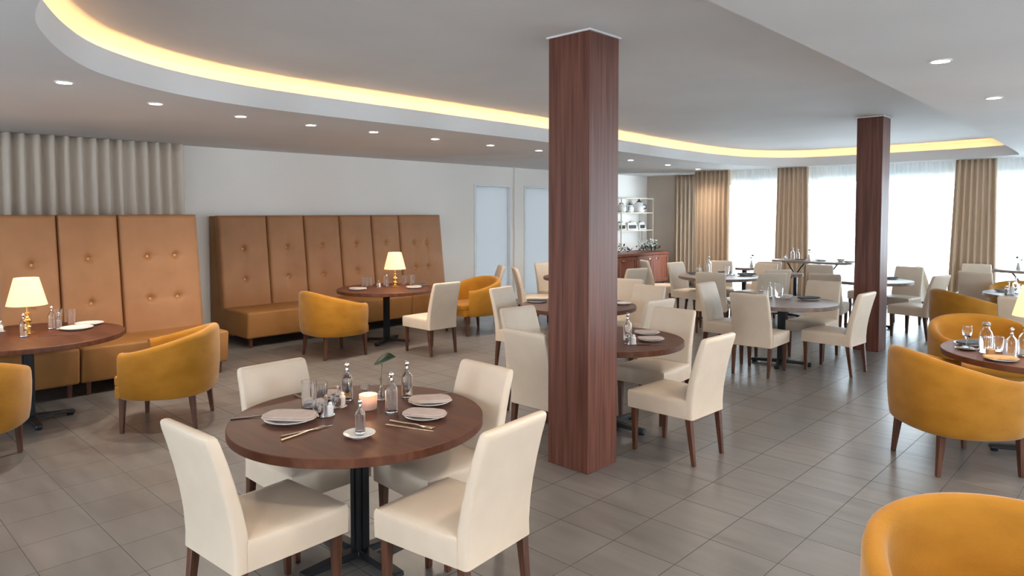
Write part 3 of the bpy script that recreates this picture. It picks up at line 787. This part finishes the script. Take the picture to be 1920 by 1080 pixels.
# garland of white flowers and leaves along the counter
def flower_bunch(loc, label, seed, n):
    rnd = random.Random(seed)
    r = thing('flower_bunch', label, 'flowers', loc, 0, 'flowers along the buffet counter')
    lf = MB(); pt = MB()
    for k in range(n * 3):
        a = rnd.uniform(0, 2 * pi); y = rnd.uniform(-.28, .28); h = rnd.uniform(.0, .11) * (1 - abs(y) / .4); x = rnd.uniform(-.08, .08)
        d = Vector((cos(a), sin(a), rnd.uniform(.1, .8))).normalized() * rnd.uniform(.05, .09); p = Vector((x, y, .012 + h)); s_ = d.cross(Vector((0, 0, 1))).normalized() * .016
        u_ = Vector((0, 0, .003))
        lf.hexa([p - s_ * .2, p + d * .5 - s_, p + d, p + d * .5 + s_], [p - s_ * .2 + u_, p + d * .5 - s_ + u_, p + d + u_, p + d * .5 + s_ + u_])
    for k in range(n):
        y = rnd.uniform(-.26, .26); x = rnd.uniform(-.06, .1); h = rnd.uniform(.06, .14); c = Vector((x, y, h))
        for j in range(5):
            a = j * 2 * pi / 5 + k; d = Vector((cos(a) * .6 + .4, sin(a), .5)).normalized() * .035
            s_ = d.cross(Vector((0, 0, 1))).normalized() * .014; u_ = Vector((0, 0, .004))
            pt.hexa([c, c + d * .6 - s_, c + d, c + d * .6 + s_], [c + u_, c + d * .6 - s_ + u_, c + d + u_, c + d * .6 + s_ + u_])
    tag(lf.build('leaves', 'leaf', r)); pt.build('petals', 'petal', r)
    r.scale = (1.3, 1.25, 1.9)
flower_bunch((CX - .25, 13.2, CH), 'bunch of small white flowers and leaves at the left of the buffet counter', 3, 12)
flower_bunch((CX - .25, 13.85, CH), 'low dark green foliage bunch in the middle of the buffet counter', 4, 2)
flower_bunch((CX - .25, 14.5, CH), 'bunch of white flowers at the right end of the buffet counter', 5, 26)

# ================================================================= TABLE LAMPS
def table_lamp(x, y, label, s=1.0):
    r = thing('table_lamp', label, 'lamp', (x, y, .7505), 0, 'lit table lamps with cream shades')
    m = MB(); m.lathe([(0, 0), (.058, 0), (.06, .008), (.045, .016), (.022, .022), (.018, .034), (.030, .048), (.034, .062), (.026, .076), (.014, .084), (.014, .092), (.028, .104), (.034, .118), (.026, .134), (.013, .142), (.012, .152), (.03, .158), (.03, .165), (.010, .17), (.02, .176), (.02, .184), (.009, .19), (.009, .31), (0, .31)], seg=28); m.build('base', 'brass', r)
    m = MB(); m.lathe([(.152, .25), (.092, .485), (.089, .485), (.149, .25), (.152, .25)], seg=48); m.build('lamp_shade', 'shade', r)
    m = MB(); m.lathe([(0, .31), (.012, .31), (.02, .33), (.022, .345), (.014, .362), (0, .365)], seg=16); m.build('bulb', 'wax', r)
    l = bpy.data.lights.new('lamp_glow', 'POINT'); l.energy = 3.6; l.color = (1, .58, .26); l.shadow_soft_size = .03
    lo = bpy.data.objects.new('lamp_glow', l); col.objects.link(lo); lo.parent = r; lo.location = (0, 0, .40)
    return r
table_lamp(-7.14, 1.42, 'lit table lamp with cream shade and brass base on the left edge table')
table_lamp(-7.93, 5.92, 'lit table lamp with cream shade on the table before the six panel banquette')
table_lamp(-.745, 6.62, 'lit table lamp half cut off by the right edge of the picture')

# ================================================================= TABLEWARE
TT = .7505
def clampt(t, x, y, m_=.12, z=TT):
    if t is None: return (x, y, z)
    cx, cy_, r = TB[t]; dx, dy = x - cx, y - cy_; l = hypot(dx, dy); lim = r - m_
    if l > lim: dx *= lim / l; dy *= lim / l
    return (cx + dx, cy_ + dy, z)
protos = {}
def item(kind, maker, loc, rz, label, group=None, scale=1.0):
    if kind not in protos:
        r = maker(); protos[kind] = r; r.location = loc; r.rotation_euler = (0, 0, rz); r['label'] = label
        r.scale = (scale,) * 3
        if group: r['group'] = group
        return r
    c = dup(protos[kind], loc, rz, label, group); c.scale = (scale,) * 3
    return c
def mk_bottle():
    r = thing('glass_bottle', 'x', 'bottle')
    m = MB(); m.lathe([(0, 0), (.029, 0), (.031, .004), (.031, .118), (.027, .132), (.012, .152), (.009, .165), (.011, .168), (.0075, .168), (.006, .160), (.009, .150), (.024, .130), (.0285, .117), (.0285, .008), (0, .006)], seg=24); m.build('body', 'glass', r)
    m = MB(); m.lathe([(0, .160), (.006, .160), (.006, .172), (.004, .178), (.010, .184), (.013, .194), (.010, .204), (.004, .210), (0, .211)], seg=16); m.build('stopper', 'chrome', r)
    m = MB(); m.lathe([(.0315, .002), (.0325, .004), (.0325, .012), (.0315, .014)], seg=24); m.build('collar', 'chrome', r)
    return r
def mk_tumbler():
    r = MB(); r.lathe([(0, 0), (.027, 0), (.029, .003), (.033, .11), (.031, .11), (.0275, .012), (0, .01)], seg=24)
    return tag(r.build('drinking_glass', 'glass'), 'x', 'glass')
def mk_stem():
    r = MB(); r.lathe([(0, 0), (.030, 0), (.031, .003), (.006, .008), (.0045, .06), (.012, .068), (.030, .09), (.034, .13), (.030, .165), (.0285, .165), (.0325, .13), (.028, .092), (.010, .073), (0, .07)], seg=24)
    return tag(r.build('stemmed_glass', 'glass'), 'x', 'glass')
def mk_silver():
    r = thing('condiment_stand', 'x', 'condiment stand')
    m = MB(); m.lathe([(0, 0), (.05, 0), (.052, .005), (.02, .01), (.006, .014), (.005, .11), (.009, .115), (.005, .122), (0, .124)], seg=24); m.build('stand', 'chrome', r)
    for k, a in enumerate((0, 2.1, 4.2)):
        m = MB(); m.lathe([(0, .008), (.016, .008), (.018, .012), (.018, .055), (.010, .066), (.012, .074), (.006, .082), (0, .083)], (.028 * cos(a), .028 * sin(a), 0), 14); m.build('shaker', 'chrome' if k else 'china', r)
    return r
def mk_plate(nap, rad=.115, cover=.8):
    r = thing('plate', 'x', 'plate')
    m = MB(); m.lathe([(0, 0), (rad * .6, 0), (rad * .66, .004), (rad * .98, .016), (rad, .018), (rad * .98, .020), (rad * .68, .010), (rad * .6, .007), (0, .007)], seg=40); m.build('dish', 'china', r)
    if nap:
        pts = []
        for k in range(24):
            a = 2 * pi * k / 24; c_, s_ = cos(a), sin(a); q = (abs(c_) ** 4 + abs(s_) ** 4) ** -.25; pts.append((rad * 1.02 * q * c_ * (1 - .08 * s_), rad * .62 * q * s_))
        m = MB(); m.prism(pts, .0195, .026, .002, 1); m.prism([(x * .96 - .004, y * .94 + .004) for x, y in pts], .0262, .032, .002, 1); m.build('folded_napkin', nap, r)
    return r
def mk_knife(material):
    r = thing('table_knife', 'x', 'cutlery')
    m = MB(); m.hexa([(-.10, -.006, 0), (.01, -.005, 0), (.01, .005, 0), (-.10, .006, 0)], [(-.10, -.006, .006), (.01, -.005, .005), (.01, .005, .005), (-.10, .006, .006)], .002, 1); m.build('handle', material, r)
    m = MB(); m.hexa([(.01, -.007, .001), (.115, -.003, .001), (.118, .004, .001), (.01, .008, .001)], [(.01, -.007, .003), (.115, -.003, .002), (.118, .004, .002), (.01, .008, .003)]); m.build('blade', material, r)
    return r
def mk_fork(material):
    m = MB(); m.tube([(-.1, 0, .004), (-.03, 0, .004), (.03, 0, .007), (.05, 0, .005)], [.005, .004, .003, .003], 6)
    m.hexa([(.045, -.004, .003), (.075, -.012, .002), (.075, .012, .002), (.045, .004, .003)], [(.045, -.004, .006), (.075, -.012, .004), (.075, .012, .004), (.045, .004, .006)])
    for k in range(4): yy = -.0105 + k * .007; m.box((.074, yy - .0015, .002), (.115, yy + .0015, .005))
    return tag(m.build('table_fork', material), 'x', 'cutlery')
def mk_votive():
    r = thing('candle_holder', 'x', 'candle')
    m = MB(); m.lathe([(0, 0), (.043, 0), (.046, .004), (.049, .078), (.046, .078), (.043, .008), (0, .006)], seg=36); m.build('glass_cup', 'votive', r)
    m = MB(); m.lathe([(0, .008), (.036, .008), (.036, .045), (0, .043)], seg=24); m.build('wax', 'wax', r)
    m = MB(); m.lathe([(0, .05), (.004, .055), (.0045, .062), (.002, .072), (0, .078)], seg=10); m.build('flame', 'flame', r)
    return r
def mk_budvase():
    r = thing('bud_vase', 'x', 'vase')
    m = MB(); m.lathe([(0, 0), (.018, 0), (.02, .004), (.02, .03), (.008, .05), (.007, .085), (.009, .09), (.007, .09), (.0055, .083), (.006, .05), (.017, .03), (.017, .008), (0, .006)], seg=20); m.build('vase_body', 'glass', r)
    m = MB(); m.tube([(0, 0, .01), (0, .002, .09), (.004, .004, .15), (.0, .0, .165)], .0018, 6); m.build('stem', 'leaf', r)
    # leaf blade
    b = bmesh.new(); L_, n = .095, 10; rows = []
    for i in range(n + 1):
        t = i / n; w_ = .0235 * max(0.03, sin(pi * t ** .85)) ** 1.0; x = -.03 + t * L_; z = .150 + .035 * t + .012 * sin(pi * t)
        rows.append([b.verts.new((x, -w_, z - .6 * w_)), b.verts.new((x, 0, z)), b.verts.new((x, w_, z + .8 * w_))])
    for a, c in zip(rows, rows[1:]):
        for j in range(2): b.faces.new((a[j], a[j + 1], c[j + 1], c[j]))
    mb = MB(); mb._add(b); o = mb.build('leaf', 'leaf', r); s = o.modifiers.new('t', 'SOLIDIFY'); s.thickness = .0015
    return r
def mk_flowervase():
    r = thing('flower_vase', 'x', 'vase')
    m = MB(); m.lathe([(0, 0), (.025, 0), (.03, .02), (.022, .06), (.014, .09), (.02, .11), (.017, .11), (.011, .09), (.019, .06), (.026, .02), (0, .006)], seg=20); m.build('vase_body', 'stone_china', r)
    m = MB(); m.tube([(0, 0, .02), (0, 0, .11), (.01, .02, .19)], .003, 6); m.tube([(0, 0, .05), (.0, -.01, .12), (.01, -.04, .155)], .003, 6); m.build('stem', 'leaf', r)
    m = MB(); m.lathe([(0, -.02), (.018, -.012), (.024, 0), (.016, .014), (0, .018)], (.01, .02, .20), 8); m.lathe([(0, -.014), (.014, -.008), (.018, 0), (.012, .01), (0, .012)], (.01, -.042, .162), 8); m.build('blossom', 'leaf', r)
    return r
def mk_bowl():
    m = MB(); m.lathe([(0, 0), (.03, 0), (.032, .006), (.055, .03), (.06, .045), (.057, .045), (.050, .03), (.028, .01), (0, .008)], seg=28)
    return tag(m.build('small_bowl', 'china'), 'x', 'bowl')
def mk_carafe():
    r = thing('water_carafe', 'x', 'carafe')
    m = MB(); m.lathe([(0, 0), (.040, 0), (.044, .006), (.044, .13), (.036, .16), (.023, .178), (.022, .20), (.026, .205), (.024, .207), (.019, .20), (.020, .178), (.033, .159), (.041, .128), (.041, .01), (0, .008)], seg=28); m.build('body', 'glass', r)
    m = MB(); m.lathe([(0, .195), (.018, .195), (.020, .205), (.026, .21), (.027, .222), (.02, .23), (0, .231)], seg=20); m.build('lid', 'chrome', r)
    m = MB(); m.lathe([(0, .011), (.0395, .011), (.0395, .12), (0, .12)], seg=24); m.build('water', 'water', r)
    return r
GB = 'clear stoppered glass bottles'
GT = 'drinking glasses on the tables'
GP = 'plates with napkins'
def bottle(t, x, y, label, s=1, m_=.08, z=TT): item('bottle', mk_bottle, clampt(t, x, y, m_, z), 0, label, GB, s)
def tumbler(t, x, y, label, s=1, m_=.08, z=TT): item('tumbler', mk_tumbler, clampt(t, x, y, m_, z), 0, label, GT, s)
def plate(t, x, y, rz, label, nap='napkin', s=1, m_=.14, z=TT): item('plate' + str(nap), lambda: mk_plate(nap), clampt(t, x, y, m_, z), rz, label, GP, s)
def knife(t, x, y, rz, label, mt='champagne'): item('knife' + mt, lambda: mk_knife(mt), clampt(t, x, y, .12), rz, label, 'cutlery on the tables', 1.22)
def fork(t, x, y, rz, label, mt='champagne'): item('fork' + mt, lambda: mk_fork(mt), clampt(t, x, y, .12), rz, label, 'cutlery on the tables', 1.22)
def stand(t, x, y, rz, label, s=1, z=TT): item('silver', mk_silver, clampt(t, x, y, .09, z), rz, label, 'silver condiment stands', s)

# --- foreground table
bottle('T1', -3.30, 2.13, 'stoppered glass bottle beside the leaf vase on the foreground table', 1.05)
bottle('T1', -2.93, 2.16, 'stoppered glass bottle just right of the candle on the foreground table', 1.05)
bottle('T1', -3.11, 2.40, 'slender stoppered glass bottle at the far side of the foreground table', 1.02)
bottle('T1', -2.735, 1.835, 'slender glass bottle standing on the small saucer, nearest on the foreground table', .78, z=TT + .012)
tumbler('T1', -3.36, 1.93, 'tall glass at the left of the glassware cluster on the foreground table', 1.25)
tumbler('T1', -3.25, 1.93, 'tall glass beside the silver stand on the foreground table', 1.35)
tumbler('T1', -3.24, 2.205, 'short glass behind the candle on the foreground table', .8)
stand('T1', -3.14, 1.90, .5, 'silver condiment stand before the tall glasses on the foreground table', .9)
stand('T1', -3.235, 2.03, 1.5, 'silver condiment stand between the glasses and bottles on the foreground table', .95)
item('votive', mk_votive, (-3.09, 2.125, TT), 0, 'frosted candle holder with a burning candle on the foreground table', None)
cl = bpy.data.lights.new('candle_light', 'POINT'); cl.energy = .9; cl.color = (1, .5, .2); cl.shadow_soft_size = .012
co = bpy.data.objects.new('candle_light', cl); col.objects.link(co); co.location = (-3.09, 2.125, TT + .09)
item('budvase', mk_budvase, (-3.19, 2.28, TT), R(40), 'tiny glass vase holding one dark green leaf on the foreground table', None, 1.3)
plate('T1', -3.19, 1.73, R(38), 'white plate with folded napkin at the left of the foreground table', s=1.14)
plate('T1', -2.93, 2.42, R(52), 'plate with folded napkin at the far right of the foreground table')
plate('T1', -2.745, 2.235, R(30), 'plate with folded napkin at the near right of the foreground table', s=.95)
plate('T1', -3.46, 2.07, R(60), 'plate with napkin behind the glasses, at the back of the foreground table', s=.95)
item('saucer', lambda: mk_plate(None, .075), (-2.735, 1.83, TT), 0, 'small stoneware saucer nearest the camera on the foreground table')
knife('T1', -2.98, 1.69, R(86), 'champagne coloured knife left of the saucer, longer of the crossed pair')
fork('T1', -2.955, 1.66, R(100), 'champagne coloured fork crossed with the knife on the foreground table')
knife('T1', -2.67, 2.06, R(22), 'champagne coloured knife in front of the near right plate')
fork('T1', -2.70, 2.10, R(15), 'champagne coloured fork in front of the near right plate')
fork('T1', -3.40, 1.60, R(62), 'dark fork left of the left plate on the foreground table', 'dark_steel')
knife('T1', -3.05, 2.52, R(75), 'dark knife behind the far right plate on the foreground table', 'dark_steel')
knife('T1', -3.50, 1.98, R(-5), 'dark knife at the back left of the foreground table', 'dark_steel')
# --- left edge table
bottle('T2', -6.98, 1.36, 'stoppered glass bottle in front of the lamp on the left edge table', .95)
bottle('T2', -7.28, 1.63, 'taller stoppered bottle right of the lamp on the left edge table', 1.0)
bottle('T2', -7.21, 1.67, 'shorter stoppered bottle right of the lamp on the left edge table', .75)
tumbler('T2', -7.55, 1.74, 'left one of two glasses at the back of the left edge table', 1.3)
tumbler('T2', -7.45, 1.83, 'right one of two glasses at the back of the left edge table', 1.3)
plate('T2', -7.36, 2.05, R(60), 'plate at the far right rim of the left edge table', None, 1.05)
plate('T2', -7.10, 1.78, R(60), 'plate at the near right rim of the left edge table', None, 1.15)
plate('T2', -7.12, 1.02, R(20), 'white plate left of the lamp, cut by the picture edge', None, 1.1)
stand('T2', -7.42, 1.28, 0, 'silver condiment stand at the left end of the left edge table', .8)
knife('T2', -6.86, 1.56, R(60), 'dark knife before the near right plate on the left edge table', 'dark_steel')
# --- lamp table before the six panel banquette
tumbler('T3', -8.32, 5.66, 'leftmost glass on the lamp table before the six panel banquette', 1.1)
tumbler('T3', -8.21, 5.64, 'second glass on the lamp table before the six panel banquette', 1.2)
tumbler('T3', -8.27, 5.75, 'third glass on the lamp table before the six panel banquette', 1.1)
stand('T3', -8.02, 5.70, .4, 'silver condiment stand left of the lamp before the six panel banquette', .8)
tumbler('T3', -8.22, 5.97, 'fourth glass, just left of the lamp before the six panel banquette', 1.2)
bottle('T3', -8.04, 5.86, 'stoppered glass bottle beside the lamp before the six panel banquette', .8)
tumbler('T3', -8.10, 6.22, 'left one of two glasses right of the banquette lamp', 1.2)
tumbler('T3', -8.0, 6.28, 'right one of two glasses right of the banquette lamp', 1.3)
plate('T3', -7.95, 5.32, R(30), 'plate with napkin at the left of the banquette lamp table', s=1.0)
plate('T3', -7.58, 5.98, R(60), 'plate with napkin at the near right of the banquette lamp table', s=.9)
plate('T3', -7.80, 6.28, R(60), 'plate with dark napkin at the far right of the banquette lamp table', 'dark_napkin', .9)
# --- table half hidden behind the near pillar
stand('T4', -5.14, 6.30, 0, 'silver condiment stand left of the near pillar on the farther table', 1.1)
tumbler('T4', -5.22, 6.46, 'glass left of the near pillar on the farther table', 1.3)
plate('T4', -5.36, 6.03, R(40), 'plate with dark napkin left of the near pillar', 'dark_napkin', 1.0)
plate('T4', -4.50, 6.62, R(10), 'white plate at the right of the farther table behind the near pillar', None, .9)
# --- table close behind the near pillar
bottle('T5', -3.20, 4.72, 'stoppered glass bottle right of the near pillar on the closer table', 1.1)
stand('T5', -3.10, 4.62, 0, 'silver condiment stand right of the near pillar on the closer table', 1.0)
plate('T5', -3.26, 5.10, R(50), 'plate with napkin farther from the camera, right of the near pillar', s=.9)
plate('T5', -3.07, 4.86, R(50), 'plate with napkin closer to the camera, right of the near pillar', s=.9)
knife('T5', -2.98, 4.70, R(40), 'dark knife on the rim of the table right of the near pillar', 'dark_steel')
plate('T5', -3.82, 4.58, R(0), 'plate left of the near pillar above the chair back', None, .8)
# --- table beside the far pillar
stand('T6', -3.60, 8.20, 0, 'silver condiment stand on the table beside the far pillar', 1.2)
bottle('T6', -3.58, 8.36, 'stoppered glass bottle on the table beside the far pillar', .9)
tumbler('T6', -3.50, 8.44, 'tall glass on the table beside the far pillar', 1.6)
item('bowl', mk_bowl, (-3.38, 8.42, TT), 0, 'small white bowl on the table beside the far pillar', 'small bowls')
plate('T6', -3.14, 8.44, R(60), 'plate with slate napkin at the right of the table beside the far pillar', 'dark_napkin', 1.15)
plate('T6', -3.84, 8.26, R(60), 'plate with slate napkin at the left of the table beside the far pillar', 'dark_napkin', .9)
# --- condiment bottle table
stand('T7', -5.92, 10.88, 0, 'silver condiment stand at the left of the bottle table near the buffet', 1.2)
bottle('T7', -5.74, 10.90, 'tall stoppered bottle in the cluster on the bottle table near the buffet', 1.45)
bottle('T7', -5.84, 11.04, 'second stoppered bottle in the cluster on the bottle table near the buffet', 1.05)
tumbler('T7', -5.42, 10.93, 'left one of two glasses in the middle of the bottle table', 1.3)
tumbler('T7', -5.34, 10.98, 'right one of two glasses in the middle of the bottle table', 1.2)
plate('T7', -5.85, 10.62, R(60), 'plate with dark napkin at the left rim of the bottle table', 'dark_napkin', 1.0)
plate('T7', -5.1, 10.98, R(60), 'plate with slate napkin at the right of the bottle table', 'dark_napkin', 1.3)
plate('T7', -5.56, 11.2, R(60), 'plate with dark napkin behind the bottles of the bottle table', 'dark_napkin', 1.1)
item('flowervase', mk_flowervase, (-5.84, 12.78, TT), 0, 'slim vase with a dark bud on the small table behind the bottle table', 'vases with dark blossoms', 1.1)
# --- long high table
HZ = .9105
bottle(None, -5.16, 13.05, 'stoppered bottle in the cluster on the long high table', 1.1, z=HZ)
bottle(None, -5.08, 13.1, 'second stoppered bottle in the cluster on the long high table', .95, z=HZ)
stand(None, -5.27, 13.0, 0, 'silver condiment stand at the left of the long high table', .8, z=HZ)
item('flowervase', mk_flowervase, (-4.86, 13.05, HZ), .4, 'vase with two dark blossoms on the long high table', 'vases with dark blossoms', .95)
plate(None, -4.98, 12.95, 0, 'plate with dark napkin at the foot of the vase on the long high table', 'dark_napkin', .8, z=HZ)
plate(None, -4.62, 13.0, 0, 'plate with dark napkin in the middle of the long high table', 'dark_napkin', .8, z=HZ)
item('bowl', mk_bowl, (-4.30, 13.05, HZ), 0, 'small bowl toward the right of the long high table', 'small bowls', 1.2)
plate(None, -4.12, 12.95, 0, 'plate with dark napkin at the right of the long high table', 'dark_napkin', .8, z=HZ)
# --- behind the far pillar
plate('T9', -3.20, 11.98, R(60), 'plate with dark napkin right of the far pillar on the table', 'dark_napkin', 1.0)
# --- right side
item('flowervase', mk_flowervase, (-1.72, 13.15, HZ), 1.4, 'vase with dark blossoms on the high table at right', 'vases with dark blossoms', .95)
stand('T11', -1.50, 10.78, 0, 'silver condiment stand on the table behind the middle armchairs', 1.3)
bottle('T11', -1.46, 10.98, 'stoppered bottle on the table behind the middle armchairs', 1.0)
tumbler('T11', -1.36, 10.80, 'glass on the table behind the middle armchairs', 1.3)
plate('T11', -1.60, 11.1, R(30), 'plate with dark napkin on the table behind the middle armchairs', 'dark_napkin', .9)
item('carafe', mk_carafe, (-.99, 6.17, TT), 0, 'water carafe with steel lid on the right edge table')
bottle('T12', -.82, 6.08, 'left of two stoppered bottles on the carafe table', 1.05)
bottle('T12', -.76, 6.19, 'right of two stoppered bottles on the carafe table', 1.15)
item('stem', mk_stem, clampt('T12', -1.12, 6.22, .1, TT + .019), 0, 'stemmed glass standing on the silver dish of the carafe table', None)
item('silverdish', lambda: tag(MB().lathe([(0, 0), (.05, 0), (.075, .010), (.078, .012), (.074, .013), (.048, .006), (0, .006)], seg=32).build('silver_dish', 'chrome'), 'x', 'dish'), clampt('T12', -1.12, 6.22, .1), 0, 'round silver dish left of the carafe')
item('votive2', lambda: tag(MB().lathe([(0, 0), (.026, 0), (.028, .004), (.028, .044), (.024, .048), (0, .046)], seg=24).build('votive_candle', 'cork'), 'x', 'candle'), (-.945, 6.09, TT), 0, 'squat amber votive candle in front of the carafe')
tumbler('T12', -.93, 6.30, 'glass behind the amber candle on the carafe table', 1.0)
plate('T12', -.87, 5.90, R(30), 'plate with gold napkin at the near side of the carafe table', 'gold_napkin', .9)
plate('T12', -.60, 5.92, R(10), 'plate with gold napkin at the right edge of the carafe table', 'gold_napkin', .9)
plate('T12', -1.14, 6.44, R(70), 'plate with dark napkin at the back left of the carafe table', 'dark_napkin', .95)
